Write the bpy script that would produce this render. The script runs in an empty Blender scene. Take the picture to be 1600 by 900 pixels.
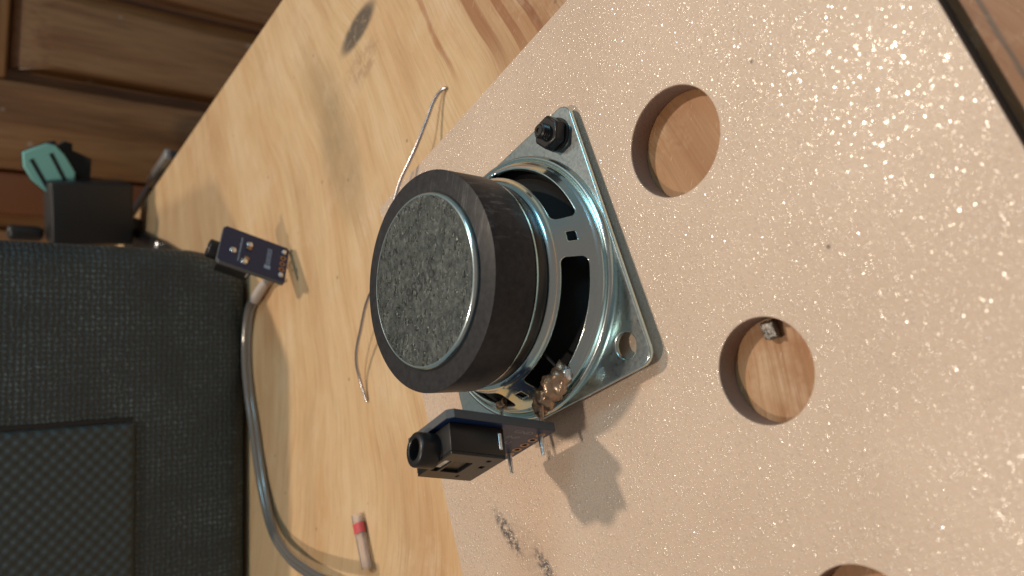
import bpy, bmesh, math, random
from mathutils import Matrix, Vector, noise

random.seed(7)
S = 0.001                      # all shapes below are written in millimetres
scn = bpy.context.scene
COL = scn.collection
R = math.radians

# ------------------------------------------------------------------ camera
cd = bpy.data.cameras.new('camera')
cam = bpy.data.objects.new('camera', cd)
COL.objects.link(cam)
RX = (0.145695, -0.612321, -0.777069)
RY = (-0.979243, -0.201126, -0.025117)
RZ = (-0.140909, 0.764599, -0.628914)
cam.matrix_world = Matrix((
    (RX[0], -RY[0], -RZ[0], 0.0212257),
    (RX[1], -RY[1], -RZ[1], -0.1154869),
    (RX[2], -RY[2], -RZ[2], 0.0995415),
    (0, 0, 0, 1)))
cd.sensor_width = 36.0
cd.lens = 1203.07 / 1600 * 36
cd.clip_start = 0.004
cd.clip_end = 20
cd.dof.use_dof = True
cd.dof.focus_distance = 0.150
cd.dof.aperture_fstop = 22
scn.camera = cam

# ------------------------------------------------------------------ light
w = bpy.data.worlds.new('World')
scn.world = w
w.use_nodes = True
bg = w.node_tree.nodes['Background']
bg.inputs[0].default_value = (1.0, 0.90, 0.80, 1)
bg.inputs[1].default_value = 0.17


def lamp(name, typ, loc, energy, color, size=None, target=None, size_y=None):
    l = bpy.data.lights.new(name, typ)
    o = bpy.data.objects.new(name, l)
    COL.objects.link(o)
    o.location = Vector(loc) * S
    l.energy = energy
    l.color = color
    if typ == 'POINT':
        l.shadow_soft_size = size * S
    else:
        l.size = size * S
        if size_y:
            l.shape = 'RECTANGLE'
            l.size_y = size_y * S
    if target is not None:
        d = Vector(target) - Vector(loc)
        o.rotation_euler = d.to_track_quat('-Z', 'Y').to_euler()
    return o


lamp('room_lamp', 'POINT', (728, 1380, 2800), 182, (1.0, 0.83, 0.645), size=72)
lamp('ceiling_lamp', 'POINT', (-120, -20, 480), 2.95, (1.0, 0.87, 0.705), size=15)
lamp('window_light', 'AREA', (560, -40, 540), 1.15, (0.34, 0.78, 1.0), size=240, target=(0, 0, 0), size_y=200)

scn.view_settings.view_transform = 'Standard'
scn.view_settings.look = 'None'
scn.view_settings.exposure = 0.12
scn.view_settings.gamma = 1.0
scn.view_settings.use_curve_mapping = False
scn.cycles.use_denoising = True
scn.cycles.max_bounces = 8
scn.cycles.sample_clamp_indirect = 4.0


# ------------------------------------------------------------------ helpers
def tag(o, label=None, cat=None, group=None, kind=None):
    if label:
        o['label'] = label
    if cat:
        o['category'] = cat
    if group:
        o['group'] = group
    if kind:
        o['kind'] = kind
    return o


def empty(name, loc=(0, 0, 0), rot=None, mat=None):
    o = bpy.data.objects.new(name, None)
    COL.objects.link(o)
    o.empty_display_size = 0.005
    if mat is not None:
        o.matrix_world = mat
    else:
        o.location = Vector(loc) * S
        if rot:
            o.rotation_euler = rot
    return o


def link_mesh(name, me, mat, parent=None, smooth=None):
    o = bpy.data.objects.new(name, me)
    COL.objects.link(o)
    if mat:
        for m in (mat if isinstance(mat, (list, tuple)) else [mat]):
            me.materials.append(m)
    if parent:
        o.parent = parent
    if smooth is not None:
        me.shade_smooth()
        me.set_sharp_from_angle(angle=R(smooth))
    return o


def obj(name, bm, mat, parent=None, smooth=None, loc=None):
    me = bpy.data.meshes.new(name)
    bm.normal_update()
    bm.to_mesh(me)
    bm.free()
    me.transform(Matrix.Scale(S, 4))
    o = link_mesh(name, me, mat, parent, smooth)
    if loc:
        o.location = Vector(loc) * S
    return o


def box(bm, x0, x1, y0, y1, z0, z1, bevel=0, seg=2):
    r = bmesh.ops.create_cube(bm, size=1)
    vs = r['verts']
    bmesh.ops.scale(bm, vec=(x1 - x0, y1 - y0, z1 - z0), verts=vs)
    bmesh.ops.translate(bm, vec=((x0 + x1) / 2, (y0 + y1) / 2, (z0 + z1) / 2), verts=vs)
    if bevel:
        es = list({e for v in vs for e in v.link_edges})
        bmesh.ops.bevel(bm, geom=es, offset=bevel, segments=seg, affect='EDGES', profile=0.5)


def lathe_bm(profile, segs=128, close=False, th0=0, th1=2 * math.pi):
    bm = bmesh.new()
    rings = []
    for (r, z) in profile:
        if r < 1e-6:
            rings.append([bm.verts.new((0, 0, z))])
        else:
            rings.append([bm.verts.new((r * math.cos(2 * math.pi * i / segs), r * math.sin(2 * math.pi * i / segs), z)) for i in range(segs)])
    pairs = list(zip(rings[:-1], rings[1:]))
    if close:
        pairs.append((rings[-1], rings[0]))
    for a, b in pairs:
        for i in range(segs):
            j = (i + 1) % segs
            if len(a) == 1 and len(b) == 1:
                continue
            if len(a) == 1:
                bm.faces.new((a[0], b[j], b[i]))
            elif len(b) == 1:
                bm.faces.new((a[i], a[j], b[0]))
            else:
                bm.faces.new((a[i], a[j], b[j], b[i]))
    bmesh.ops.recalc_face_normals(bm, faces=bm.faces)
    return bm


def curve_mesh(name, cu):
    o = bpy.data.objects.new(name, cu)
    COL.objects.link(o)
    dg = bpy.context.evaluated_depsgraph_get()
    me = bpy.data.meshes.new_from_object(o.evaluated_get(dg))
    bpy.data.objects.remove(o)
    bpy.data.curves.remove(cu)
    me.name = name
    return me


def plate(name, outlines, z0, z1, mat, parent=None, bevel=0.12, smooth=35):
    """Flat plate with holes: outlines[0] is the border, the others are holes."""
    cu = bpy.data.curves.new(name, 'CURVE')
    cu.dimensions = '2D'
    cu.fill_mode = 'BOTH'
    cu.extrude = (z1 - z0) / 2 - bevel
    cu.bevel_depth = bevel
    cu.bevel_resolution = 2
    cu.offset = -bevel
    for pts in outlines:
        sp = cu.splines.new('POLY')
        sp.points.add(len(pts) - 1)
        for i, (x, y) in enumerate(pts):
            sp.points[i].co = (x, y, 0, 1)
        sp.use_cyclic_u = True
    me = curve_mesh(name, cu)
    me.transform(Matrix.Translation((0, 0, (z0 + z1) / 2)))
    me.transform(Matrix.Scale(S, 4))
    return link_mesh(name, me, mat, parent, smooth)


def circle(cx, cy, r, n=64):
    return [(cx + r * math.cos(2 * math.pi * i / n), cy + r * math.sin(2 * math.pi * i / n)) for i in range(n)]


def rrect(x0, x1, y0, y1, r, n=8, ang=0):
    pts = []
    for (cx, cy, a0) in ((x1 - r, y1 - r, 0), (x0 + r, y1 - r, 90), (x0 + r, y0 + r, 180), (x1 - r, y0 + r, 270)):
        for i in range(n + 1):
            a = R(a0 + 90 * i / n)
            pts.append((cx + r * math.cos(a), cy + r * math.sin(a)))
    c, s = math.cos(ang), math.sin(ang)
    return [(c * x - s * y, s * x + c * y) for x, y in pts]


def tube(name, pts, radius, mat, parent=None, res=6, radii=None, smooth=60, bezier=True):
    cu = bpy.data.curves.new(name, 'CURVE')
    cu.dimensions = '3D'
    cu.bevel_depth = radius
    cu.bevel_resolution = res
    cu.use_fill_caps = True
    cu.resolution_u = 10
    if bezier:
        sp = cu.splines.new('BEZIER')
        sp.bezier_points.add(len(pts) - 1)
        for i, p in enumerate(pts):
            b = sp.bezier_points[i]
            b.co = p
            b.handle_left_type = b.handle_right_type = 'AUTO'
            b.radius = radii[i] if radii else 1
    else:
        sp = cu.splines.new('POLY')
        sp.points.add(len(pts) - 1)
        for i, p in enumerate(pts):
            sp.points[i].co = (*p, 1)
            sp.points[i].radius = radii[i] if radii else 1
    me = curve_mesh(name, cu)
    me.transform(Matrix.Scale(S, 4))
    return link_mesh(name, me, mat, parent, smooth)


def text(name, s, size, mat, parent, origin, xdir, ydir, thick=0.02):
    cu = bpy.data.curves.new(name, 'FONT')
    cu.body = s
    cu.size = size
    cu.extrude = thick
    cu.resolution_u = 3
    me = curve_mesh(name, cu)
    x = Vector(xdir).normalized()
    y = Vector(ydir).normalized()
    z = x.cross(y)
    m = Matrix((x, y, z)).transposed().to_4x4()
    m.translation = Vector(origin)
    me.transform(m)
    me.transform(Matrix.Scale(S, 4))
    return link_mesh(name, me, mat, parent)


def blob(name, center, rad, mat, parent, amp=0.25, freq=1.2, sub=3, seed=0, smooth=70):
    bm = bmesh.new()
    bmesh.ops.create_icosphere(bm, subdivisions=sub, radius=1)
    for v in bm.verts:
        d = v.co.normalized()
        n = noise.noise(d * freq + Vector((seed * 3.1, seed * 1.7, 0))) + .5 * noise.noise(d * freq * 2.7 + Vector((seed, 0, seed)))
        k = 1 + amp * n
        v.co = Vector((d.x * rad[0] * k + center[0], d.y * rad[1] * k + center[1], d.z * rad[2] * k + center[2]))
    return obj(name, bm, mat, parent, smooth)


# ------------------------------------------------------------------ materials
class M:
    def __init__(self, name):
        self.m = bpy.data.materials.new(name)
        self.m.use_nodes = True
        self.t = self.m.node_tree
        self.b = self.t.nodes['Principled BSDF']

    def set(self, **k):
        for a, v in k.items():
            s = self.b.inputs[a.replace('_', ' ')]
            if isinstance(v, tuple) and len(v) == 3:
                v = (*v, 1)
            if hasattr(v, 'is_output'):
                self.t.links.new(v, s)
            else:
                s.default_value = v
        return self

    def n(self, typ, ins=None, **props):
        nd = self.t.nodes.new(typ)
        for a, v in props.items():
            setattr(nd, a, v)
        for key, v in (ins or {}).items():
            s = nd.inputs[key]
            if hasattr(v, 'is_output'):
                self.t.links.new(v, s)
            else:
                s.default_value = (*v, 1) if isinstance(v, tuple) and len(v) == 3 and s.type == 'RGBA' else v
        return nd

    def mm(self):
        tc = self.n('ShaderNodeTexCoord')
        mp = self.n('ShaderNodeMapping', {'Vector': tc.outputs['Object'], 'Scale': (1000, 1000, 1000)})
        return mp.outputs[0]

    def scaled(self, vec, sc, loc=(0, 0, 0), rot=(0, 0, 0)):
        return self.n('ShaderNodeMapping', {'Vector': vec, 'Scale': sc, 'Location': loc, 'Rotation': rot}).outputs[0]

    def noise(self, vec, scale=1.0, detail=3.0, rough=0.5, dist=0.0):
        return self.n('ShaderNodeTexNoise', {'Vector': vec, 'Scale': scale, 'Detail': detail, 'Roughness': rough, 'Distortion': dist}).outputs[0]

    def voro(self, vec, scale=1.0, feature='F1', out='Distance', rnd=1.0):
        nd = self.n('ShaderNodeTexVoronoi', {'Vector': vec, 'Scale': scale, 'Randomness': rnd}, feature=feature)
        return nd.outputs[out]

    def ramp(self, fac, stops, interp='LINEAR'):
        nd = self.n('ShaderNodeValToRGB', {'Fac': fac})
        cr = nd.color_ramp
        cr.interpolation = interp
        while len(cr.elements) < len(stops):
            cr.elements.new(0.5)
        for e, (p, c) in zip(cr.elements, stops):
            e.position = p
            e.color = (c, c, c, 1) if not isinstance(c, tuple) else (*c, 1)
        return nd.outputs[0]

    def ramp_mm(self, fac, lohi):
        return self.n('ShaderNodeMapRange', {'Value': fac, 'From Min': .3, 'From Max': .7, 'To Min': lohi[0], 'To Max': lohi[1]}).outputs[0]

    def math(self, op, a, b=0.0, c=0.0, clamp=False):
        nd = self.n('ShaderNodeMath', operation=op, use_clamp=clamp)
        for i, v in enumerate((a, b, c)):
            if hasattr(v, 'is_output'):
                self.t.links.new(v, nd.inputs[i])
            else:
                nd.inputs[i].default_value = v
        return nd.outputs[0]

    def mix(self, fac, a, b, mode='MIX'):
        nd = self.n('ShaderNodeMix', data_type='RGBA', blend_type=mode)
        for i, v in ((0, fac), (6, a), (7, b)):
            if hasattr(v, 'is_output'):
                self.t.links.new(v, nd.inputs[i])
            else:
                nd.inputs[i].default_value = (*v, 1) if isinstance(v, tuple) and len(v) == 3 else v
        return nd.outputs[2]

    def bump(self, h, strength=0.5, dist=0.1, normal=None):
        ins = {'Height': h, 'Strength': strength, 'Distance': dist * S}
        if normal:
            ins['Normal'] = normal
        return self.n('ShaderNodeBump', ins).outputs[0]

    def xyz(self, vec):
        nd = self.n('ShaderNodeSeparateXYZ', {'Vector': vec})
        return nd.outputs

    def comb(self, x, y, z):
        return self.n('ShaderNodeCombineXYZ', {'X': x, 'Y': y, 'Z': z}).outputs[0]

    def spot(self, vec, cx, cy, rx, ry, ang=0.0, soft=0.4):
        """soft elliptical mask in the xy plane (1 inside)."""
        x, y, _ = self.xyz(vec)
        dx = self.math('SUBTRACT', x, cx)
        dy = self.math('SUBTRACT', y, cy)
        c, s = math.cos(ang), math.sin(ang)
        a = self.math('ADD', self.math('MULTIPLY', dx, c / rx), self.math('MULTIPLY', dy, s / rx))
        b = self.math('ADD', self.math('MULTIPLY', dx, -s / ry), self.math('MULTIPLY', dy, c / ry))
        d = self.math('SQRT', self.math('ADD', self.math('MULTIPLY', a, a), self.math('MULTIPLY', b, b)))
        nd = self.n('ShaderNodeMapRange', {'Value': d, 'From Min': 1 - soft, 'From Max': 1 + soft, 'To Min': 1.0, 'To Max': 0.0}, interpolation_type='SMOOTHSTEP')
        return nd.outputs[0]


def simple(name, col, rough=0.5, metal=0.0, bump=None, **k):
    m = M(name)
    m.set(Base_Color=col, Roughness=rough, Metallic=metal, **k)
    if bump:
        v = m.mm()
        m.set(Normal=m.bump(m.noise(v, bump[0], 3), bump[1], bump[2]))
    return m.m


# pine of the table: grain sweeps in a slow curve across the top
def mat_pine():
    m = M('pine_wood')
    v = m.mm()
    x, y, z = m.xyz(v)
    warp = m.math('MULTIPLY', m.math('SUBTRACT', m.noise(m.scaled(v, (.012, .012, .012)), 1.0, 2), 0.5), 22.0)
    wv = m.math('SUBTRACT', m.math('SUBTRACT', y, m.math('MULTIPLY', x, 0.78)), m.math('MULTIPLY', m.math('MULTIPLY', x, x), 0.0038))
    wv = m.math('ADD', m.math('MULTIPLY', wv, 0.78), warp)
    sv = m.math('ADD', m.math('MULTIPLY', x, 0.77), m.math('MULTIPLY', y, 0.64))
    g = m.comb(wv, sv, z)
    broad = m.noise(m.scaled(g, (.055, .010, .05)), 1.0, 4, .6)
    rings = m.noise(m.scaled(g, (.20, .007, .1)), 1.0, 4, .62, .08)
    fine = m.noise(m.scaled(g, (1.3, .05, 1)), 1.0, 4, .65)
    pores = m.noise(m.scaled(g, (2.6, .22, 1)), 1.0, 2, .5)
    c = m.ramp(rings, [(.30, (.56, .36, .19)), (.43, (.65, .45, .26)), (.56, (.71, .51, .315)), (.72, (.60, .395, .215))])
    c = m.mix(.42, c, m.ramp(broad, [(.34, (.76, .54, .33)), (.5, (.65, .42, .215)), (.62, (.50, .285, .135))]))
    vf = m.noise(m.scaled(g, (3.4, .10, 1)), 1.0, 3, .6)
    c = m.mix(.15, c, m.ramp(vf, [(.36, (.50, .46, .42)), (.52, (1, 1, 1))]), 'MULTIPLY')
    c = m.mix(.34, c, m.ramp(fine, [(.3, (.52, .50, .47)), (.5, (1, 1, 1)), (.75, (1.0, .99, .97))]), 'MULTIPLY')
    pm = m.ramp(pores, [(.68, 0.0), (.74, 1.0)])
    c = m.mix(m.math('MULTIPLY', pm, .42), c, (.30, .17, .08))
    heart = m.n('ShaderNodeMapRange', {'Value': wv, 'From Min': 6.0, 'From Max': -45.0}, interpolation_type='SMOOTHSTEP').outputs[0]
    c = m.mix(m.math('MULTIPLY', heart, .9), c, (.54, .375, .285), 'MULTIPLY')
    heart2 = m.n('ShaderNodeMapRange', {'Value': wv, 'From Min': -66.0, 'From Max': -80.0}, interpolation_type='SMOOTHSTEP').outputs[0]
    c = m.mix(m.math('MULTIPLY', heart2, .9), c, (.60, .48, .36), 'MULTIPLY')
    uu = m.math('SUBTRACT', m.math('MULTIPLY', m.math('SUBTRACT', x, 8.24), .607), m.math('MULTIPLY', m.math('SUBTRACT', y, 64.48), .795))
    jn = m.n('ShaderNodeMapRange', {'Value': m.math('ABSOLUTE', m.math('SUBTRACT', uu, m.math('MULTIPLY_ADD', fine, .5, 133.3))), 'From Min': .12, 'From Max': .45, 'To Min': 1.0, 'To Max': 0.0}).outputs[0]
    c = m.mix(m.math('MULTIPLY', jn, .85), c, (.06, .035, .022))
    for wc, hw, f0 in ((-15.5, 2.6, 58.0), (-24.5, 1.7, 52.0), (-31.5, 1.2, 50.0), (2.0, 1.1, 66.0)):
        d = m.math('ABSOLUTE', m.math('SUBTRACT', m.math('ADD', wv, m.math('MULTIPLY', m.math('SUBTRACT', fine, .5), 2.0)), wc))
        bm_ = m.n('ShaderNodeMapRange', {'Value': d, 'From Min': hw * .75, 'From Max': hw * 1.15, 'To Min': 1.0, 'To Max': 0.0}, interpolation_type='SMOOTHSTEP').outputs[0]
        fm = m.n('ShaderNodeMapRange', {'Value': sv, 'From Min': f0 - 14, 'From Max': f0 + 6}, interpolation_type='SMOOTHSTEP').outputs[0]
        c = m.mix(m.math('MULTIPLY', m.math('MULTIPLY', bm_, fm), .8), c, (.62, .42, .32), 'MULTIPLY')
    am = m.ramp(m.noise(m.scaled(g, (.05, .016, .05), (3, 8, 1)), 1.0, 4, .6), [(.48, 0.0), (.66, 1.0)])
    c = m.mix(m.math('MULTIPLY', am, .36), c, (.80, .58, .38), 'MULTIPLY')
    # soft grey-green patches, grey scorched knot and small worn patches
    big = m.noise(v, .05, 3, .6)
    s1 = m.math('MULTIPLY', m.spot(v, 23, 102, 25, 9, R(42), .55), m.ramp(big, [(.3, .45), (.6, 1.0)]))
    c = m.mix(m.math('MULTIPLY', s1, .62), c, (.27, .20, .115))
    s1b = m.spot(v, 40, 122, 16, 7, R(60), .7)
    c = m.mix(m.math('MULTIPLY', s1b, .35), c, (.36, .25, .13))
    kn = m.math('MULTIPLY', m.spot(v, 57, 98, 10.5, 4.0, R(-52), .30), m.ramp(m.noise(v, .5, 4, .7), [(.26, .35), (.46, 1.0)]))
    c = m.mix(m.math('MULTIPLY', kn, .95), c, (.10, .078, .062))
    sm = m.math('MULTIPLY', m.spot(v, 47, 92, 9, 5, R(-60), .8), m.ramp(m.noise(v, .22, 4, .7), [(.42, 0.0), (.6, 1.0)]))
    c = m.mix(m.math('MULTIPLY', sm, .55), c, (.27, .14, .08))
    wp = m.math('MULTIPLY', m.ramp(m.noise(m.scaled(v, (.045, .045, .045), (9, 4, 0)), 1.0, 5, .7), [(.52, 0.0), (.68, 1.0)]), m.ramp(fine, [(.4, .3), (.6, 1.0)]))
    c = m.mix(m.math('MULTIPLY', wp, .45), c, (.74, .56, .40))
    scr = m.noise(m.scaled(v, (.30, 3.2, 1), (0, 0, 0), (0, 0, R(-62))), 1.0, 2, .5)
    c = m.mix(m.math('MULTIPLY', m.ramp(scr, [(.69, 0.0), (.72, 1.0)]), .35), c, (.80, .64, .48))
    dots = m.voro(m.scaled(v, (.10, .10, .10)), 1.0)
    dm = m.ramp(dots, [(.035, 1.0), (.065, 0.0)])
    c = m.mix(m.math('MULTIPLY', dm, .6), c, (.16, .09, .05))
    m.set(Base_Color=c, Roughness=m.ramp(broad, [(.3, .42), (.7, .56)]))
    m.b.inputs['Specular IOR Level'].default_value = 0.42
    h = m.math('ADD', m.math('MULTIPLY', fine, .6), m.math('MULTIPLY', pores, -.3))
    m.set(Normal=m.bump(h, .30, .25))
    return m.m


def mat_brown_wood(name, axis_scale, dark=1.0, off=0.0):
    m = M(name)
    v = m.mm()
    v = m.scaled(v, (1, 1, 1), (off, off * .7, off * 1.3))
    broad = m.noise(m.scaled(v, tuple(a * .05 for a in axis_scale)), 1.0, 4, .55, .3)
    fine = m.noise(m.scaled(v, tuple(a * .45 for a in axis_scale)), 1.0, 4, .65)
    k = dark
    c = m.ramp(broad, [(.28, (.17 * k, .066 * k, .022 * k)), (.45, (.40 * k, .185 * k, .072 * k)), (.60, (.53 * k, .28 * k, .125 * k)), (.74, (.32 * k, .115 * k, .040 * k))])
    c = m.mix(.55, c, m.ramp(fine, [(.3, (.45, .42, .4)), (.55, (1, 1, 1))]), 'MULTIPLY')
    sp = m.voro(m.scaled(v, (.05, .05, .05)), 1.0)
    c = m.mix(m.ramp(sp, [(.05, .55), (.10, 0.0)]), c, (.42, .36, .30))
    m.set(Base_Color=c, Roughness=.34)
    m.b.inputs['Coat Weight'].default_value = .5
    m.b.inputs['Coat Roughness'].default_value = .22
    m.set(Normal=m.bump(fine, .15, .3))
    return m.m


# cream laminate with a pearly orange-peel grain that glints under small lamps
def mat_laminate():
    m = M('cream_laminate')
    v = m.mm()
    cloud = m.noise(v, .03, 4, .6)
    tiny = m.noise(v, 2.2, 3, .6)
    c = m.ramp(cloud, [(.35, (.605, .455, .352)), (.65, (.66, .503, .395))])
    c = m.mix(.16, c, m.ramp(tiny, [(.35, (.62, .58, .54)), (.6, (1, 1, 1))]), 'MULTIPLY')
    # grey scuff left of the holes
    nz = m.ramp(m.noise(m.scaled(v, (.9, .9, .9)), 1.0, 5, .75), [(.41, 0.0), (.55, 1.0)])
    s1 = m.spot(v, 19.5, -88.2, 5.2, 1.5, R(-64), .5)
    s2 = m.spot(v, 28.6, -96.8, 3.6, 1.3, R(-62), .5)
    s3 = m.spot(v, 24, -92, 10, 3.4, R(-52), .6)
    sc = m.math('MULTIPLY', m.math('ADD', m.math('ADD', s1, s2), m.math('MULTIPLY', s3, .22), clamp=True), nz)
    c = m.mix(m.math('MULTIPLY', sc, .95), c, (.11, .10, .10))
    s4 = m.math('MULTIPLY', m.spot(v, 17, -80, 9, 2.2, R(-58), .7), m.ramp(m.noise(v, 1.4, 4, .7), [(.5, 0.0), (.62, 1.0)]))
    c = m.mix(m.math('MULTIPLY', s4, .4), c, (.72, .62, .52))
    dots = m.voro(m.scaled(v, (.085, .085, .085)), 1.0)
    c = m.mix(m.ramp(dots, [(.022, .75), (.036, 0.0)]), c, (.08, .06, .05))
    # raised pearly grains, uneven in size and height; only the grains are glossy
    def grains(scale, rad, amp):
        vo = m.n('ShaderNodeTexVoronoi', {'Vector': v, 'Scale': scale}, feature='F1')
        rnd = m.xyz(vo.outputs['Color'])
        rr = m.math('MULTIPLY_ADD', rnd[1], rad * .6, rad * .5)
        q = m.math('DIVIDE', vo.outputs['Distance'], rr)
        dome = m.math('SUBTRACT', 1.0, m.math('MULTIPLY', q, q), clamp=True)
        return m.math('MULTIPLY', dome, m.math('MULTIPLY', m.math('MULTIPLY', rnd[0], rr), amp)), dome
    ga, da = grains(1.15, .44, 1.0)
    gb, db = grains(2.1, .46, .6)
    gc, dc = grains(3.1, .46, .6)
    n1 = m.noise(v, .55, 3, .55)
    n2 = m.noise(v, 2.8, 2, .55)
    h = m.math('ADD', m.math('ADD', m.math('ADD', ga, gb), gc), m.math('MULTIPLY', n1, .30))
    nor = m.bump(h, 1.0, .53)
    msk = m.ramp(m.math('MAXIMUM', m.math('MAXIMUM', da, db), dc), [(.08, 0.0), (.30, 1.0)])
    m.set(Base_Color=c, Roughness=.40, Normal=m.bump(m.math('ADD', n2, m.math('MULTIPLY', h, 1.4)), .16, .14))
    m.b.inputs['Specular IOR Level'].default_value = .34
    m.t.links.new(msk, m.b.inputs['Coat Weight'])
    m.b.inputs['Coat IOR'].default_value = 1.9
    m.b.inputs['Coat Roughness'].default_value = .16
    m.t.links.new(nor, m.b.inputs['Coat Normal'])
    return m.m


def mat_zinc(name='zinc_steel', base=(.52, .58, .61), rough=(.30, .42), grain=1.2, film=(190, 330), gloss=.72):
    m = M(name)
    v = m.mm()
    n = m.noise(v, .35 * grain, 5, .7)
    f = m.noise(v, 2.6 * grain, 4, .7)
    c = m.mix(.35, base, m.ramp(n, [(.35, (.66, .70, .73)), (.6, (1, 1, 1))]), 'MULTIPLY')
    c = m.mix(.14, c, m.ramp(f, [(.38, (.40, .40, .42)), (.55, (1, 1, 1))]), 'MULTIPLY')
    m.set(Base_Color=c, Metallic=1.0, Roughness=m.ramp(f, [(.3, rough[0]), (.7, rough[1])]), Normal=m.bump(f, .05, .10))
    if gloss:
        m2 = m.t.nodes.new('ShaderNodeBsdfAnisotropic')
        lw = m.n('ShaderNodeLayerWeight', {'Blend': .5})
        wob = m.math('ADD', lw.outputs['Facing'], m.math('MULTIPLY', m.math('SUBTRACT', m.noise(v, .12, 2), .5), .35))
        tint = m.ramp(wob, [(.10, (.70, .74, .72)), (.28, (.38, .76, .92)), (.45, (.58, .88, .95)), (.60, (.95, .90, .58)), (.75, (.78, .72, .80)), (.92, (.55, .80, .92))])
        m.t.links.new(tint, m2.inputs['Color'])
        m2.inputs['Roughness'].default_value = .13
        mx = m.t.nodes.new('ShaderNodeMixShader')
        mx.inputs[0].default_value = gloss
        m.t.links.new(m.b.outputs[0], mx.inputs[1])
        m.t.links.new(m2.outputs[0], mx.inputs[2])
        m.t.links.new(mx.outputs[0], m.t.nodes['Material Output'].inputs[0])
    m.set(Thin_Film_Thickness=m.ramp_mm(m.noise(v, .10, 2), film), Thin_Film_IOR=1.65)
    return m.m


def mat_yoke():
    m = M('galvanised_disc')
    v = m.mm()
    wob = m.n('ShaderNodeVectorMath', {0: v, 1: m.n('ShaderNodeTexNoise', {'Vector': v, 'Scale': 1.6, 'Detail': 3}).outputs[1]}, operation='ADD').outputs[0]
    cell = m.n('ShaderNodeTexVoronoi', {'Vector': m.scaled(wob, (1.0, 1.7, 1), rot=(0, 0, R(40))), 'Scale': 1.05}, feature='F1')
    f = m.noise(v, 1.1, 5, .78)
    big = m.noise(v, .14, 4, .6)
    c = m.ramp(f, [(.32, (.062, .072, .077)), (.52, (.118, .134, .138)), (.68, (.195, .218, .222)), (.80, (.52, .54, .53))])
    c = m.mix(.6, c, m.ramp(big, [(.35, (.60, .64, .65)), (.65, (1, 1, 1))]), 'MULTIPLY')
    cr = m.xyz(cell.outputs['Color'])
    c = m.mix(.5, c, m.ramp(cr[0], [(0.0, (.45, .46, .46)), (1.0, (1.25, 1.25, 1.22))]), 'MULTIPLY')
    h = m.math('ADD', m.math('MULTIPLY', cell.outputs['Distance'], -.35), m.math('MULTIPLY', f, .9))
    m.set(Base_Color=c, Metallic=.9, Roughness=m.ramp(cr[1], [(0.0, .16), (.35, .38), (1.0, .55)]), Normal=m.bump(h, .62, .36))
    return m.m


def mat_ferrite():
    m = M('ferrite')
    v = m.mm()
    x, y, z = m.xyz(v)
    f = m.noise(v, .8, 4, .6)
    st = m.noise(m.scaled(v, (.11, 1.5, .3), rot=(0, 0, R(-8))), 1.0, 4, .7)
    msk = m.spot(v, 15, -8, 10, 8, R(-60), .7)
    c = m.ramp(f, [(.3, (.026, .026, .029)), (.7, (.044, .043, .047))])
    c = m.mix(m.math('MULTIPLY', m.ramp(st, [(.54, 0.0), (.68, .6)]), msk), c, (.20, .19, .19))
    m.b.inputs['Specular IOR Level'].default_value = .16
    m.set(Base_Color=c, Roughness=.40, Normal=m.bump(f, .15, .15))
    return m.m


def mat_fabric(name, base, cell=1.7, fleck=.6):
    m = M(name)
    v = m.mm()
    x, y, z = m.xyz(v)
    sx = m.math('ADD', m.math('MULTIPLY', x, 1.0), m.math('MULTIPLY', m.noise(v, .30, 3), 2.0))
    sz = m.math('ADD', m.math('MULTIPLY', z, 1.0), m.math('MULTIPLY', m.noise(m.scaled(v, (1, 1, 1), (7, 3, 5)), .30, 3), 2.0))
    a = m.math('SINE', m.math('MULTIPLY', sx, 2 * math.pi / cell))
    b = m.math('SINE', m.math('MULTIPLY', sz, 2 * math.pi / cell))
    wv = m.math('MULTIPLY_ADD', m.math('ADD', a, b), .25, .5)
    n = m.noise(v, .75, 3, .7)
    big = m.noise(v, .05, 3, .6)
    wv = m.math('ADD', m.math('MULTIPLY', wv, .7), m.math('MULTIPLY', m.noise(v, 1.0, 2), .5))
    fl = m.math('MULTIPLY', m.ramp(wv, [(.55, 0.0), (.85, 1.0)]), m.ramp(n, [(.42, 0.0), (.62, 1.0)]))
    fl = m.math('MULTIPLY', fl, m.ramp(big, [(.40, .25), (.62, 1.0)]))
    c = m.mix(m.math('MULTIPLY', fl, fleck), base, tuple(min(1, q * 5 + .03) for q in base))
    c = m.mix(.5, c, m.ramp(big, [(.3, (.6, .6, .6)), (.7, (1, 1, 1))]), 'MULTIPLY')
    m.set(Base_Color=c, Roughness=.48, Normal=m.bump(m.math('ADD', wv, m.math('MULTIPLY', n, 1.0)), .8, .5))
    return m.m


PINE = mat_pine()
LAM = mat_laminate()
ZINC = mat_zinc()
PLATE = mat_zinc('zinc_plate', (.60, .62, .63), (.26, .36), .6, (20, 160), .62)
YOKE = mat_yoke()
DARKST = simple('steel_dark_reflection', (.012, .012, .013), .30)  # dark reflection on the washer's side, put into its base colour
FERRITE = mat_ferrite()
EDGEB = simple('dark_edge_band', (.030, .032, .036), .45)
CORE = simple('board_core', (.30, .205, .165), .8, bump=(2.0, .3, .2))
BLACK = simple('black_plastic', (.012, .012, .013), .38, bump=(1.5, .12, .1))
MATT = simple('matt_black', (.010, .010, .011), .7)
NYLON = simple('black_nylon', (.010, .010, .012), .32)
PAPER = simple('cone_paper', (.008, .008, .009), .85, bump=(1.0, .4, .3))
PCB = simple('blue_solder_mask', (.003, .020, .085), .40, bump=(.8, .06, .05))
PCBEDGE = simple('board_edge', (.085, .09, .10), .6, bump=(3, .4, .1))
COPPER = simple('copper_pad', (.40, .25, .15), .4, 1.0)
SILVER = simple('bright_solder', (.90, .91, .92), .32, 1.0, bump=(1.6, .5, .25))
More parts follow.
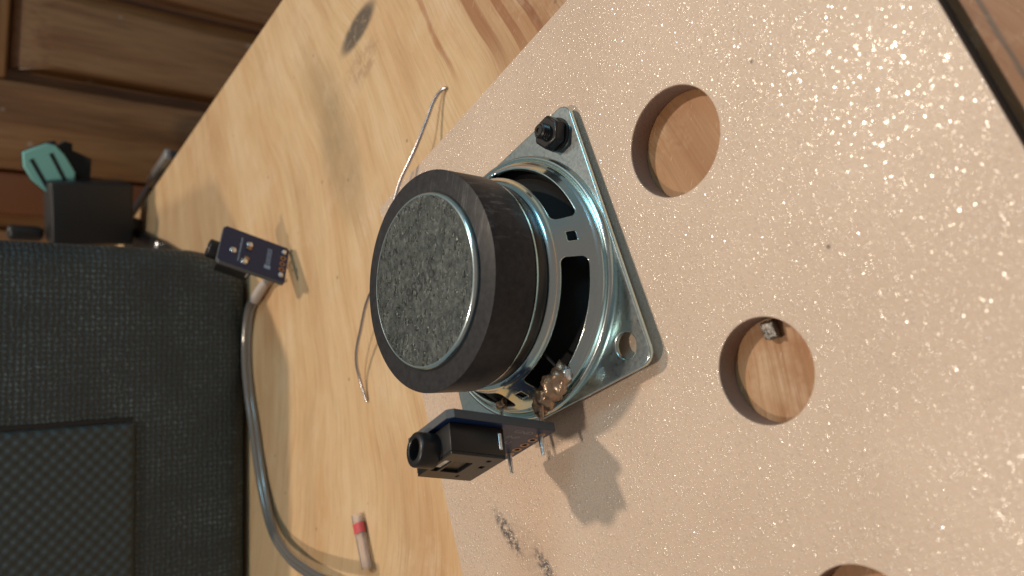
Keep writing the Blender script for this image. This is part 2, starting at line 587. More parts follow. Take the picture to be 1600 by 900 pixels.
FLUX = simple('flux_coated_solder', (.44, .305, .215), .30, .65, bump=(.5, .7, .8))
INK = simple('dark_ink', (.02, .022, .023), .7)
PRINT = simple('grey_print', (.36, .38, .42), .6)
BLUEPRINT = simple('pale_blue_print', (.30, .42, .60), .6)
WHITEP = simple('white_contact', (.80, .82, .80), .3)
WIRE = simple('solder_wire', (.60, .56, .58), .30, 1.0, bump=(1.0, .35, .2))
TEAL = simple('teal_rubber', (.22, .52, .48), .5, bump=(.6, .1, .2))
GREYPL = simple('grey_plastic', (.016, .016, .018), .42, bump=(2.2, .3, .15))
BLUESH = simple('dark_blue_board', (.03, .034, .045), .35)
FABRIC = mat_fabric('charcoal_fabric', (.028, .041, .046), 1.7, .7)
PADM = simple('charcoal_pad', (.036, .052, .058), .55, bump=(2.4, .5, .2))
CABW = mat_brown_wood('brown_varnished_wood', (1, 1, .07), .62)
RAILW = mat_brown_wood('brown_rail_wood', (.07, 1, 1), .62, 31.0)
DRAWW = mat_brown_wood('brown_board_wood', (.8, .15, 1), 1.5, 12.0)


def mat_clear(name, col, rough=.12, trans=.75):
    m = M(name)
    m.set(Base_Color=col, Roughness=rough)
    m.b.inputs['Transmission Weight'].default_value = trans
    m.b.inputs['IOR'].default_value = 1.35
    return m.m


SLEEVE = mat_clear('clear_sleeve', (1.0, .94, .92), .2, .86)
REDB = mat_clear('red_band', (.88, .16, .18), .3, .35)
JACKET = simple('grey_clear_jacket', (.30, .285, .275), .20, .55)
HEATS = simple('white_sleeving', (.50, .44, .41), .4)
SCRAP = simple('dull_metal_scrap', (.20, .185, .175), .42, .8, bump=(.9, .8, .5))

# ------------------------------------------------------------------ setting
bm = bmesh.new()
box(bm, -1600, 1600, -1400, 1800, -790, -750)
tag(obj('floor', bm, RAILW), kind='structure')

# pine table: outline follows the far edge, the edge near the viewer and goes on to the left
table = empty('pine_table', (0, 0, -4.3))
tag(table, 'knotty pale pine table top under the cream board and the dark case', 'table')
U = Vector((.6072, -.7946)); V = Vector((.7946, .6072)); C0 = Vector((8.24, 64.48))
nfar = Vector((.8792, .4764)); dfar = 137.2


def isect(n1, d1, n2, d2):
    det = n1.x * n2.y - n1.y * n2.x
    return ((d1 * n2.y - d2 * n1.y) / det, (n1.x * d2 - n2.x * d1) / det)


near_d = C0.dot(U) + 240
pA = isect(nfar, dfar, U, near_d)
pB = (-52.0, (dfar + 52.0 * nfar.x) / nfar.y)
q0 = C0 + U * 240 - V * 420
top = [pA, pB, (-420, pB[1]), (-420, q0.y), (q0.x, q0.y)]
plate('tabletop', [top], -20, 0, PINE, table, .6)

# cabinet standing behind the table, raised panel and mouldings
cab = empty('wooden_cabinet', (36, 400, -750), (0, 0, R(-1.7)))
tag(cab, 'brown varnished wooden cabinet with raised panel door behind the table', 'cabinet')
Z0 = 750


def cab_box(name, x0, x1, y0, y1, z0, z1, mat, bev=1.0, seg=3):
    bm = bmesh.new()
    box(bm, x0, x1, y0, y1, z0 + Z0, z1 + Z0, bev, seg)
    return obj(name, bm, mat, cab, 40)


cab_box('carcass', -420, 420, 16, 300, -749, 74, CABW, 0)
cab_box('stile', 58.5, 130, 0, 15.9, -748, 78, CABW, 2.5)          # right stile beyond the dark groove
cab_box('stile', -52, -2.6, 0, 15.9, -748, 78, CABW, 3.0)           # stile left of the raised panel
cab_box('stile', -78, -53.2, 3, 15.9, -748, 78, simple('red_brown_wood', (.19, .070, .030), .35, bump=(.3, .2, .4)), 3)
cab_box('stile', -420, -88, 1, 15.9, -748, 78, CABW, 3)
cab_box('rail', -2.4, 58.3, .5, 15.9, 52, 77.5, RAILW, 2.0)


def raised_panel(x0, x1, z0, z1, b, d0, d1):
    bm = bmesh.new()
    o = [bm.verts.new((x, d0, z + Z0)) for x, z in ((x0, z0), (x1, z0), (x1, z1), (x0, z1))]
    i = [bm.verts.new((x, d1, z + Z0)) for x, z in ((x0 + b[0], z0 + b[1]), (x1 - b[2], z0 + b[1]), (x1 - b[2], z1 - b[3]), (x0 + b[0], z1 - b[3]))]
    k = [bm.verts.new((v.co.x, 15.5, v.co.z)) for v in o]
    for a in range(4):
        c = (a + 1) % 4
        bm.faces.new((o[a], o[c], i[c], i[a]))
        bm.faces.new((k[a], k[c], o[c], o[a]))
    bm.faces.new(i)
    bmesh.ops.recalc_face_normals(bm, faces=bm.faces)
    bmesh.ops.bevel(bm, geom=[e for e in bm.edges], offset=.8, segments=2, affect='EDGES')
    return obj('raised_panel', bm, CABW, cab, 40)


raised_panel(3.2, 52.8, -700, 50.5, (5, 12, 8, 20), 9, 2.0)

# ------------------------------------------------------------------ cream drilled board
panel = empty('drilled_board', (C0.x, C0.y, 0), (0, 0, math.atan2(U.y, U.x)))
tag(panel, 'cream glittery laminate board with round drilled holes lying on the pine table', 'board')
PX, PY = 130.7, -215.0
outline = [(0, PY), (PX, PY), (PX, 0), (0, 0)]
holes = [(88.84, -39.44, 9.2), (88.9, -79.66, 7.88), (88.7, -115.5, 8.2)]
hl = [circle(x, y, r, 96) for x, y, r in holes]
plate('laminate', [outline] + hl, -.45, 0, LAM, panel, .14)
hc = [circle(x, y, r - .03, 96) for x, y, r in holes]
plate('edge_banding', [[(PX - .5, PY), (PX + .02, PY), (PX + .02, 0), (PX - .5, 0)]], -4.2, -.46, EDGEB, panel, .08)
plate('core', [[(.06, PY + .06), (PX - .52, PY + .06), (PX - .52, -.06), (.06, -.06)]] + hc, -4.2, -.455, CORE, panel, .05)

# ------------------------------------------------------------------ loudspeaker
TILT = Matrix(((0.999475, 0.000202, 0.032393), (0.000202, 0.999923, -0.012447), (-0.032393, 0.012447, 0.999398))).to_4x4()
spk = empty('loudspeaker', mat=TILT)
tag(spk, 'small square-flanged loudspeaker standing magnet up on the cream board', 'speaker')
YAW = 0.6606
ZF = 3.34
fl = rrect(-26.1, 26.1, -26.1, 26.1, 2.6, 8, YAW)


def yawp(u, v):
    return (math.cos(YAW) * u - math.sin(YAW) * v, math.sin(YAW) * u + math.cos(YAW) * v)


fh = [circle(*yawp(u, v), 2.25, 40) for u, v in ((21.5, 21.5), (-21.5, 21.5), (-21.5, -21.5), (21.5, -21.5))]
plate('flange', [fl, circle(0, 0, 24.0, 128)] + fh, ZF - .95, ZF, PLATE, spk, .22)

# pressed basket: rim steps, windowed cone and rounded shoulder in one sheet
prof = [(25.95, 3.28), (25.88, 3.50), (25.78, 4.00), (25.58, 4.36), (25.25, 4.46), (24.98, 4.36), (24.84, 4.10), (24.72, 3.98), (24.60, 4.10),
        (24.50, 4.72), (24.30, 5.12), (23.95, 5.28)]
c0, c1 = Vector((23.95, 5.28)), Vector((20.25, 11.3))
NR = 30
clen = (c1 - c0).length
for i in range(1, NR + 1):
    p = c0.lerp(c1, i / NR)
    prof.append((p.x, p.y))
first_cone = 11
prof += [(20.16, 11.6), (20.05, 11.95), (19.85, 12.3), (19.55, 12.58), (19.2, 12.72), (18.6, 12.76), (14.5, 12.78)]
SEG = 720
bm = bmesh.new()
rings = [[bm.verts.new((r * math.cos(2 * math.pi * i / SEG), r * math.sin(2 * math.pi * i / SEG), z)) for i in range(SEG)] for r, z in prof]
RM = 22.3
SP = R(-55.0)
windows = []
for k in range(4):
    ctr = SP + R(45) + k * math.pi / 2
    windows.append((ctr, R(35.2) * RM, .22 * clen, .935 * clen, 1.35))
    windows.append((SP + k * math.pi / 2, .95, .42 * clen, .42 * clen + 1.75, .12))


def sdf(th, s):
    best = None
    for (ct, hw, s0, s1, r) in windows:
        d = (th - ct + math.pi) % (2 * math.pi) - math.pi
        a = d * RM
        b = s - (s0 + s1) / 2
        qx, qy = abs(a) - hw + r, abs(b) - (s1 - s0) / 2 + r
        dd = math.hypot(max(qx, 0), max(qy, 0)) + min(max(qx, qy), 0) - r
        if best is None or dd < best:
            best = dd
    return best


info = {}
for j in range(NR + 1):
    for i in range(SEG):
        info[rings[first_cone + j][i]] = [2 * math.pi * i / SEG, clen * j / NR]
kill = []
for j in range(len(prof) - 1):
    for i in range(SEG):
        i2 = (i + 1) % SEG
        if first_cone <= j < first_cone + NR:
            if sdf(2 * math.pi * (i + .5) / SEG, clen * (j - first_cone + .5) / NR) < 0:
                continue
        bm.faces.new((rings[j][i], rings[j][i2], rings[j + 1][i2], rings[j + 1][i]))
bmesh.ops.delete(bm, geom=[v for v in bm.verts if not v.link_faces], context='VERTS')
for v, (th, s) in list(info.items()):
    if not v.is_valid or not v.is_boundary:
        continue
    for _ in range(4):
        d = sdf(th, s)
        if abs(d) > .45:
            break
        e = .01
        gx = (sdf(th + e / RM, s) - sdf(th - e / RM, s)) / (2 * e)
        gy = (sdf(th, s + e) - sdf(th, s - e)) / (2 * e)
        g = math.hypot(gx, gy) or 1
        th -= d * gx / g / RM
        s -= d * gy / g
    p = c0.lerp(c1, s / clen)
    v.co = (p.x * math.cos(th), p.x * math.sin(th), p.y)
bmesh.ops.recalc_face_normals(bm, faces=bm.faces)
if sum(f.normal.dot(Vector((f.calc_center_median().x, f.calc_center_median().y, 0))) for f in list(bm.faces)[:50]) < 0:
    bmesh.ops.reverse_faces(bm, faces=bm.faces)
bask = obj('basket', bm, ZINC, spk, 50)
sm_ = bask.modifiers.new('sheet', 'SOLIDIFY')
sm_.thickness = .7 * S
sm_.offset = -1

obj('cone', lathe_bm([(24.3, 2.9), (23.2, 4.6), (22.2, 4.7), (21.4, 3.4), (11.5, 9.8), (11.0, 10.0)], 96), PAPER, spk, 40)
obj('spider', lathe_bm([(19.0, 9.2), (17.5, 9.9), (16.2, 9.2), (15.0, 9.9), (13.8, 9.2), (12.5, 9.9), (10.6, 9.4)], 96), PAPER, spk, 40)
obj('voice_coil', lathe_bm([(10.5, 7.0), (10.5, 13.0)], 64), FLUX, spk, 40)
obj('front_washer', lathe_bm([(10.8, 12.79), (18.9, 12.79), (19.25, 12.95), (19.35, 13.2), (19.35, 15.5), (19.2, 15.82), (18.8, 15.95), (10.8, 15.95)], 160, True), DARKST, spk, 40)
obj('washer_rim', lathe_bm([(19.3, 15.2), (19.62, 15.25), (19.74, 15.45), (19.7, 15.75), (19.3, 15.9)], 160, True), ZINC, spk, 60)
obj('magnet', lathe_bm([(11.0, 15.97), (19.55, 15.97), (19.95, 16.3), (20.0, 16.6), (20.0, 24.72), (19.95, 24.86), (19.8, 24.93), (11.0, 24.95)], 160, True), FERRITE, spk, 40)
obj('back_disc', lathe_bm([(15.9, 24.96), (15.3, 25.2), (15.3, 25.95), (0, 26.0)], 160), YOKE, spk, 40)
obj('disc_edge', lathe_bm([(15.2, 24.96), (15.95, 24.98), (16.0, 25.2), (15.97, 25.5), (15.82, 25.78), (15.55, 25.94), (15.3, 25.97), (15.2, 25.9)], 160), ZINC, spk, 60)
tx = Vector((9.25, -9.6, 0)).normalized()
tdir = -tx
text('stamped_code', '8S51d'[::1], 3.9, INK, spk, Vector((-4.9, 2.6, 26.0)) , tx, Vector((-tx.y, tx.x, 0)), .015)

# solder tags and heaped solder on the basket side
tag_pts = [(-10.6, -20.9, 6.4), (-13.0, -19.2, 6.8), (-16.2, -17.0, 6.6), (-18.8, -15.6, 5.8)]
bm = bmesh.new()
box(bm, -1.3, 1.3, -3.6, 3.6, -.25, .25, .2, 2)
bmesh.ops.rotate(bm, verts=bm.verts, cent=(0, 0, 0), matrix=Matrix.Rotation(R(52), 3, 'Z') @ Matrix.Rotation(R(35), 3, 'Y'))
bmesh.ops.translate(bm, verts=bm.verts, vec=(-14.6, -18.6, 6.2))
obj('terminal', bm, FLUX, spk, 40)
blob('solder_lump', (-12.20, -20.50, 7.50), (2.44, 1.95, 1.83), FLUX, spk, .55, 1.35, 3, 1)
blob('solder_lump', (-14.20, -19.40, 7.70), (2.20, 2.07, 1.95), FLUX, spk, .55, 1.35, 3, 2)
blob('solder_lump', (-16.60, -17.90, 7.40), (2.32, 1.83, 1.71), FLUX, spk, .55, 1.35, 3, 3)
blob('solder_lump', (-18.70, -16.70, 7.10), (2.07, 1.59, 1.46), FLUX, spk, .55, 1.35, 3, 4)
blob('solder_lump', (-11.20, -21.70, 7.40), (1.34, 0.98, 0.98), SILVER, spk, .4, 2.0, 3, 5)
tube('lead_wire', [(-13.0, -20.0, 7.3), (-15.5, -19.0, 8.3), (-18.0, -18.2, 8.4), (-20.6, -18.6, 8.2)], .45, FLUX, spk)
tube('lead_wire', [(-10.5, -20.0, 8.2), (-8.5, -16.8, 9.4), (-6.5, -12.0, 9.6)], .3, MATT, spk)
tube('lead_wire', [(-22.0, -6.5, 7.2), (-24.3, -8.0, 8.6), (-27.0, -9.6, 9.0), (-29.2, -10.6, 8.4)], .42, SILVER, spk)
blob('solder_lump', (-21.9, -6.2, 7.2), (1.2, 1.1, 1.0), FLUX, spk, .55, 1.35, 3, 8)

# black bolt and nut in one flange corner
bp = yawp(21.5, -21.5)
bolt = empty('bolt', mat=TILT @ Matrix.Translation((bp[0] * S, bp[1] * S, ZF * S)))
tag(bolt, 'black plastic bolt with hex nut in the top corner of the speaker flange', 'bolt')
ns = 6
bm = bmesh.new()
for ring in range(1):
    prof_n = [(2.95, .55), (3.25, .75), (3.25, 2.75), (2.95, 3.0)]
    rr = []
    for (r, z) in prof_n:
        rr.append([bm.verts.new((r * math.cos(R(60 * i + 12)), r * math.sin(R(60 * i + 12)), z)) for i in range(6)])
    for a, b in zip(rr[:-1], rr[1:]):
        for i in range(6):
            bm.faces.new((a[i], a[(i + 1) % 6], b[(i + 1) % 6], b[i]))
    bm.faces.new(rr[-1])
    bm.faces.new(list(reversed(rr[0])))
bmesh.ops.bevel(bm, geom=list(bm.edges), offset=.14, segments=2, affect='EDGES')
obj('nut', bm, NYLON, bolt, 35)
obj('washer', lathe_bm([(1.7, .02), (3.15, .02), (3.25, .15), (3.2, .5), (1.7, .52)], 64, True), NYLON, bolt, 40)
# thread as a real helix of ridges
bm = bmesh.new()
turns, pitch, nseg = 11, .5, 24
prev = None
tot = turns * nseg
rows = []
for i in range(tot + 1):
    a = 2 * math.pi * i / nseg
    z = -.8 + pitch * i / nseg
    rows.append([bm.verts.new((rr_ * math.cos(a), rr_ * math.sin(a), min(z + dz, 4.75))) for rr_, dz in ((1.22, -.22), (1.52, 0), (1.22, .22))])
for a, b in zip(rows[:-1], rows[1:]):
    for q in range(2):
        bm.faces.new((a[q], b[q], b[q + 1], a[q + 1]))
obj('thread', bm, NYLON, bolt, 60)
obj('shank', lathe_bm([(0, -1.2), (1.25, -1.2), (1.25, 4.6), (1.0, 4.85), (.45, 4.85), (.4, 4.6), (0, 4.6)], 32), NYLON, bolt, 40)


# ------------------------------------------------------------------ audio jack boards
def jack_board(mat, label):
    """local axes: x up the board, y across it, z out of the jack side."""
    r = empty('audio_jack_board', mat=mat)
    tag(r, label, 'circuit board', 'small blue circuit boards with an audio jack')
    H, W_ = 21.85, 15.55
    pads = [(1.65, 2.67 + 2.54 * i) for i in range(5)]
    ol = [(0, .35), (.35, 0), (H - 1.0, 0), (H, 1.0), (H, W_ - 1.0), (H - 1.0, W_), (.8, W_), (0, W_ - .8)]
    ph = [circle(x, y, .48, 20) for x, y in pads]
    plate('circuit_board', [ol] + ph, -1.55, -.05, PCBEDGE, r, .05)
    # solder mask skins on both faces
    ol2 = [(.12, .45), (.45, .12), (H - 1.02, .12), (H - .12, 1.02), (H - .12, W_ - 1.02), (H - 1.02, W_ - .12), (.85, W_ - .12), (.12, W_ - .85)]
    plate('solder_mask', [ol2] + [circle(x, y, .62, 20) for x, y in pads], -.049, 0, PCB, r, .005)
    plate('solder_mask', [ol2] + [circle(x, y, .62, 20) for x, y in pads], -1.6, -1.551, PCB, r, .005)
    ring = [(.52, -.02), (.92, -.02), (.92, .03), (.52, .03)]
    for i, (x, y) in enumerate(pads):
        obj('pad', lathe_bm(ring, 24, True), COPPER, r, 40, (x, y, .0))
        obj('pad', lathe_bm([(a, -1.6 - b) for a, b in ring], 24, True), COPPER, r, 40, (x, y, .0))
    # jack housing
    e0, e1, k0, k1, d = 1.9, 13.9, 10.1, 20.8, 5.5
    bm = bmesh.new()
    box(bm, k0, k1, e0, e1, .02, d - .5, .18, 2)
    j = obj('jack_body', bm, BLACK, r, 35)
    plate('jack_cover', [rrect(k0 + .05, k1 - .05, e0 + .05, e1 - .05, .2, 3), rrect(k0 + 4.6, k0 + 8.2, e0 + 3.4, e0 + 8.6, .2, 3), rrect(k0 + 1.6, k0 + 2.5, e0 + 4.3, e0 + 5.4, .1, 3),
                         rrect(k0 + 3.6, k0 + 4.1, e0 + 9.6, e0 + 10.5, .1, 3), rrect(k0 + 2.0, k0 + 2.8, e0 + 1.5, e0 + 2.3, .1, 3), rrect(k0 + 8.7, k0 + 10.0, e0 + 3.4, e0 + 8.6, .15, 3)], d - .5, d, BLACK, j, .06)
    bm = bmesh.new()
    box(bm, k0 + 8.75, k0 + 9.95, e0 + 3.6, e0 + 7.2, d - .52, d - .2, .1, 2)
    obj('contact', bm, WHITEP, j, 35)
    bm = bmesh.new()
    box(bm, k0 + .6, k0 + 1.2, e0 - .06, e0 + .04, 1.0, 3.9, .04, 1)
    obj('contact', bm, SILVER, j, 35)
    # threaded nose with bore
    nose = lathe_bm([(1.7, .0), (3.0, 0), (3.0, 3.1), (2.88, 3.4), (2.6, 3.6), (2.05, 3.65), (1.85, 3.5), (1.8, 3.2), (1.8, -4)], 64)
    bmesh.ops.rotate(nose, verts=nose.verts, cent=(0, 0, 0), matrix=Matrix.Rotation(R(90), 3, 'Y'))
    bmesh.ops.translate(nose, verts=nose.verts, vec=(k1 - .05, 8.0, 3.02))
    obj('jack_nose', nose, BLACK, r, 40)
    bore = lathe_bm([(1.75, 0), (0, 0)], 32)
    bmesh.ops.rotate(bore, verts=bore.verts, cent=(0, 0, 0), matrix=Matrix.Rotation(R(90), 3, 'Y'))
    bmesh.ops.translate(bore, verts=bore.verts, vec=(k1 + .1, 8.0, 3.02))
    obj('bore', bore, MATT, r)
    # lettering beside the pads on the jack side
    for s, y in (('GND', 2.0), ('INP', 4.6), ('U', 7.0)):
        text('lettering', s, 1.75, PRINT, r, (7.4 if s != 'U' else 6.2, y + 1.0, .012), (-1, 0, 0), (0, -1, 0), .006)
    # soldered jack legs and prints on the back
    for (x, y, m_, k) in ((13.6, 3.0, SILVER, 1.0), (13.1, 4.5, COPPER, .8), (13.0, 9.2, COPPER, .8), (12.9, 10.9, SILVER, 1.0), (17.6, 6.2, SILVER, 1.05)):
        blob('solder_joint', (x, y, -1.65), (1.15 * k, 1.05 * k, .7), m_, r, .3, 1.6, 3, x + y)
    for i in (0, 4):
        x, y = pads[i]
        blob('solder_joint', (x, y, -1.7), (.9, .9, .75), SILVER, r, .25, 1.4, 3, i + 11)
    bm = bmesh.new()
    yy = 2.6
    random.seed(3)
    while yy < 12.5:
        dl = random.uniform(.35, .8)
        box(bm, 15.35, 15.35 + random.uniform(.35, .55), yy, yy + dl, -1.618, -1.598)
        yy += dl + .22
    obj('printed_line', bm, BLUEPRINT, r)
    bm = bmesh.new()
    box(bm, 5.3, 7.3, 3.4, 5.0, -1.618, -1.598)
    yy = 5.5
    while yy < 12.4:
        dl = random.uniform(.5, .8)
        box(bm, 5.6, 5.8, yy, yy + dl, -1.618, -1.598)
        box(bm, 6.75, 6.95, yy, yy + dl, -1.618, -1.598)
        box(bm, 5.8, 6.75, yy, yy + .22, -1.618, -1.598)
        box(bm, 5.8, 6.75, yy + dl * .6, yy + dl * .6 + .2, -1.618, -1.598)
        yy += dl + .28
    obj('printed_line', bm, BLUEPRINT, r)
    return r


def frame(o, k, e, n):
    return Matrix(((k[0], e[0], n[0], o[0] * S), (k[1], e[1], n[1], o[1] * S), (k[2], e[2], n[2], o[2] * S), (0, 0, 0, 1)))


k, e, n = (.15273, .15057, .97673), (-.64600, .75647, -.01560), (-.74121, -.62858, .21280)
nb = jack_board(frame((-21.686, -21.014, 6.885), k, e, n), 'blue audio jack board soldered to the loudspeaker, black jack facing the viewer')
for y in (2.67, 12.83):
    tube('pin', [(1.65, y, -3.2), (1.65, y, -1.0), (1.6, y + .05, 1.6), (1.45, y + .15, 3.7)], .42, SILVER, nb, radii=[1.0, 1.25, 1.05, .75])
blob('solder_joint', (1.5, 2.6, -2.1), (1.0, .9, .9), SILVER, nb, .4, 1.8, 3, 21)

k2, e2 = Vector((.273, .206, .945)).normalized(), Vector((.657, .741, -.14))
e2 = (e2 - k2 * e2.dot(k2)).normalized()
m2 = k2.cross(e2)
o2 = Vector((-22.6, 118.0, 1.1)) + m2 * 1.6
fb = jack_board(frame(o2, k2, e2, m2), 'blue audio jack board in front of the dark case, showing its soldered back')

# ------------------------------------------------------------------ wire, sleeve, cable, scrap
sw = tube('solder_wire', [(40.1, 46.3, -3.9), (39.4, 47.3, -3.4), (37.1, 48.1, -2.4), (32.2, 48.2, -1.0), (26.9, 48.1, 0.6), (21.4, 49.0, 2.0), (15.7, 50.4, 3.2), (7.2, 50.7, 4.0), (-2.3, 50.2, 4.0), (-9.7, 55.1, 3.2), (-15.5, 60.7, 2.2), (-23.8, 65.0, 0.8), (-34.1, 68.5, -0.8), (-39.3, 68.4, -2.4), (-45.2, 65.4, -3.8)],
          .45, WIRE, None, 5)
tag(sw, 'thin bent piece of shiny solder wire lying behind the loudspeaker', 'wire')

a, b = Vector((-76.8, 61.5, -2.85)), Vector((-88.0, 52.4, -2.85))
ax = (b - a).normalized()
sl = empty('solder_sleeve', tuple(a), tuple(ax.to_track_quat('X', 'Z').to_euler()))
tag(sl, 'short clear solder sleeve with a red band lying on the pine table', 'solder sleeve')
L = (b - a).length
for nm, x0, x1, r0, mt in (('tube', 0, L, 1.72, SLEEVE), ('band', 2.3, 5.0, 1.77, REDB)):
    bmx = bmesh.new()
    prof_t = [(r0 - .28, x0), (r0, x0), (r0 * (.97 if nm == 'tube' else 1), (x0 + x1) / 2), (r0, x1), (r0 - .28, x1)]
    bmx = lathe_bm(prof_t, 48, True)
    bmesh.ops.rotate(bmx, verts=bmx.verts, cent=(0, 0, 0), matrix=Matrix.Rotation(R(90), 3, 'Y'))
    for vv in bmx.verts:
        vv.co.y *= 1.22
        vv.co.z *= .80
    obj(nm, bmx, mt, sl, 50)

cp = [(-34.1, 148.4, -1.6), (-38.9, 153.3, -2.0), (-48.4, 154.9, -2.3), (-57.5, 153.0, -2.3), (-67.9, 147.5, -2.3), (-77.4, 140.3, -2.3), (-88.6, 132.1, -2.3), (-97.8, 123.3, -2.0), (-104.0, 112.0, -1.0), (-103.9, 95.6, 1.0), (-98.2, 73.5, 4.0), (-88.1, 46.9, 8.0)]
cab_r = empty('speaker_cable', (-34.1, 148.4, -1.6))
tag(cab_r, 'grey two core speaker cable running along the foot of the dark case', 'cable')
cam_p = Vector((21.2, -115.5, 99.5))
base_p = Vector(cp[0])
N = len(cp)
for sgn in (-1, 1):
    pts = []
    for i, q in enumerate(cp):
        q = Vector(q)
        t = (Vector(cp[min(i + 1, N - 1)]) - Vector(cp[max(i - 1, 0)])).normalized()
        f = min(1, max(0, (i - 4) / 5))
        side = (t.cross(Vector((0, 0, 1))).normalized() * f + Vector((0, 0, 1)) * (1 - f)).normalized()
        pts.append(tuple(q + side * sgn * .78 - base_p))
    tube('core', pts, 1.12, JACKET, cab_r, 6)
tube('sleeving', [tuple(Vector(q) - base_p) for q in [(-26.5, 140.5, -2.0), (-29.1, 143.5, -1.8), (-34.7, 148.9, -1.6)]], 1.75, HEATS, cab_r, 6, radii=[.75, 1.0, 1.05])
tube('bare_strand', [tuple(Vector(q) - base_p) for q in [(-23.8, 138.1, -1.5), (-26.1, 140.6, -2.0), (-28.3, 142.7, -1.9)]], .6, SILVER, cab_r, 5)
tube('bare_strand', [tuple(Vector(q) - base_p) for q in [(-22.7, 130.2, -1.0), (-25.7, 136.5, -2.0), (-28.7, 142.6, -1.9)]], .5, FLUX, cab_r, 5)

bm = bmesh.new()
box(bm, -1.35, 1.35, -1.05, 1.05, -.9, .9, .25, 2)
bmesh.ops.subdivide_edges(bm, edges=list(bm.edges), cuts=3, use_grid_fill=True)
for v in bm.verts:
    v.co += v.normal * (.18 * noise.noise(v.co * 1.4) + .12 * math.sin(v.co.y * 6.5))
sc_ = obj('metal_scrap', bm, SCRAP, None, 60)
sc_.location = Vector((4.55, -52.4, -3.25)) * S
sc_.rotation_euler = (R(8), R(-10), R(28))
tag(sc_, 'tiny dull grey metal scrap lying inside the middle drilled hole', 'scrap')

# ------------------------------------------------------------------ dark case and the things behind it
d1 = Vector((.9642, .2651, 0))
case = empty('dark_case', (-57.4, 152.4, -4.3), (0, 0, math.atan2(d1.y, d1.x)))
tag(case, 'large charcoal fabric case with a raised textured pad, standing on the table', 'case')
bm = bmesh.new()
box(bm, -130, 39.5, .0, 78, .6, 100, 8.5, 8)
bmesh.ops.subdivide_edges(bm, edges=[e_ for e_ in bm.edges if e_.calc_length() > 25], cuts=14, use_grid_fill=True)
for v in bm.verts:
    v.co.y += .35 * noise.noise(Vector((v.co.x, 0, v.co.z)) * .05)
    if v.co.x > 20:
        v.co.x -= 5.0 * max(0, (22 - v.co.z) / 22) ** 1.6
obj('shell', bm, FABRIC, case, 60)
bm = bmesh.new()
nx, nz = 170, 110
x0, x1, z0, z1 = -100, -19.5, 39.0, 88.0
gv = {}
for i in range(nx + 1):
    for j in range(nz + 1):
        x = x0 + (x1 - x0) * i / nx
        z = z0 + (z1 - z0) * j / nz
        row = round(z / 2.3)
        ed = min(x1 - x, z - z0, 3.0) / 3.0
        ed = math.sqrt(max(0.0, 1 - (1 - max(0, ed)) ** 2))
        dim = .5 * math.cos(2 * math.pi * x / 4.2) * math.cos(2 * math.pi * z / 4.0) * 2
        y = 0.4 - 2.2 * ed + 0.36 * dim * ed
        gv[i, j] = bm.verts.new((x, y, z))
for i in range(nx):
    for j in range(nz):
        bm.faces.new((gv[i, j], gv[i + 1, j], gv[i + 1, j + 1], gv[i, j + 1]))
bmesh.ops.recalc_face_normals(bm, faces=bm.faces)
obj('pad', bm, PADM, case, 60)
# black strip standing in for the shadow along the pad's right side
bm = bmesh.new()
box(bm, x1 + .1, x1 + 1.5, -.25, .3, z0 + 1, 87, .1, 1)
obj('pad_shade', bm, MATT, case)

hold = empty('plastic_holder', (-24.0, 310.0, -4.3))
tag(hold, 'dark grey plastic block holder behind the case with a screwed black foot', 'holder')
bm = bmesh.new()
box(bm, -17.5, 13.8, 0, 24, 9.0, 45.5, 1.6, 3)
for v in bm.verts:
    v.co.z += (v.co.x - 13.8) * .075
    v.co.x -= (v.co.z - 12) * .09
obj('block', bm, GREYPL, hold, 40)
bm = bmesh.new()
box(bm, -15, -5, 10, 20, 1.2, 14, 1.0, 2)
obj('stem', bm, GREYPL, hold, 40)
foot = plate('foot', [[(-12, 42), (-9.0, -36), (-9.4, -66), (-30, -72), (-36, 36)]], 0, 3.0, BLACK, hold, .4)
obj('screw', lathe_bm([(2.4, 2.9), (2.4, 3.5), (1.9, 4.0), (0, 4.2)], 24), SILVER, hold, 40, (-12.5, -30, 0))
bm = bmesh.new()
box(bm, -20, -13, 12, 20, 45, 60, 2.2, 3)
obj('knob', bm, GREYPL, hold, 40)

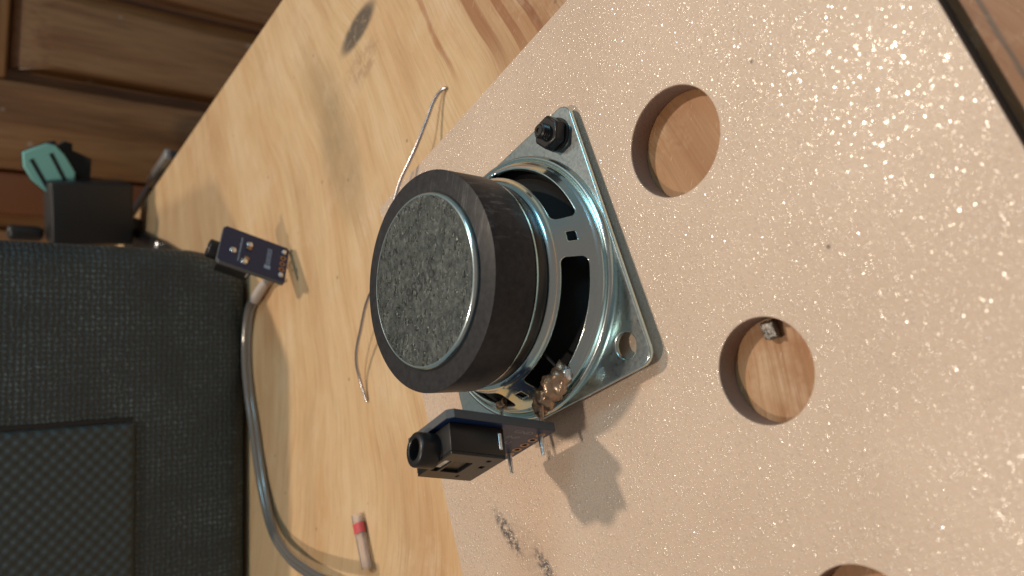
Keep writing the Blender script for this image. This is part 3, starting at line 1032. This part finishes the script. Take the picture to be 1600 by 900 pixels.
clip = empty('teal_clip', (-10.5, 325.0, 29.5))
clip.scale = (1.1, 1.1, 1.1)
tag(clip, 'teal rubber clip with two dark slots above the grey holder block', 'clip')
tp = [(8.4, 20.2), (10.9, 16.0), (13.6, 11.2), (13.4, 7.6), (9.5, 3.6), (2.0, -1.2), (-9.6, -1.0), (-9.8, 8.6), (-3.6, 16.0), (2.0, 19.4)]


def xz_plate(name, outlines, y0, y1, mat, parent, bev):
    o = plate(name, outlines, y0, y1, mat, parent, bev)
    o.data.transform(Matrix.Rotation(R(90), 4, 'X'))
    return o


ins = [[(.6 + .92 * x, .6 + .92 * z) for x, z in tp]]
xz_plate('backplate', [tp], -4.0, -1.5, BLACK, clip, .6)
xz_plate('faceplate', [[(x * .97 + .2, z * .97 + .3) for x, z in tp]], -1.45, 1.8, TEAL, clip, .7)
for (xa, za, xb, zb) in ((5.9, 16.6, -7.2, 9.0), (9.4, 9.3, -6.0, 1.0)):
    dx, dz = xb - xa, zb - za
    ln = math.hypot(dx, dz)
    px, pz = -dz / ln * .8, dx / ln * .8
    xz_plate('slot', [[(xa + px, za + pz), (xb + px, zb + pz), (xb - px, zb - pz), (xa - px, za - pz)]], 1.75, 2.1, MATT, clip, .1)
xz_plate('rear_jaw', [[(13.0, 12.0), (14.8, 7.0), (12.5, 5.8), (15.4, 3.4), (14.6, .2), (11.6, .0), (10.4, -3.4), (8.6, -8.0), (-4, -8), (2, 4), (9, 10)]], -9.0, -4.1, MATT, clip, .5)

strip = empty('grey_sheet', (-19.5, 329.0, -74.5), (0, 0, math.atan2(-.8792, .4764)))
tag(strip, 'dark blue grey sheet standing upright against the far edge of the table', 'sheet')
bm = bmesh.new()
box(bm, -44, 46, 4.2, 8.5, 0, 68.5, .8, 2)
obj('sheet', bm, BLUESH, strip, 40)
bm = bmesh.new()
box(bm, 10, 46, 3.4, 9.0, 66.8, 70.0, .6, 2)
obj('clip_strip', bm, simple('steel_strip', (.45, .47, .5), .35, 1.0), strip, 40)
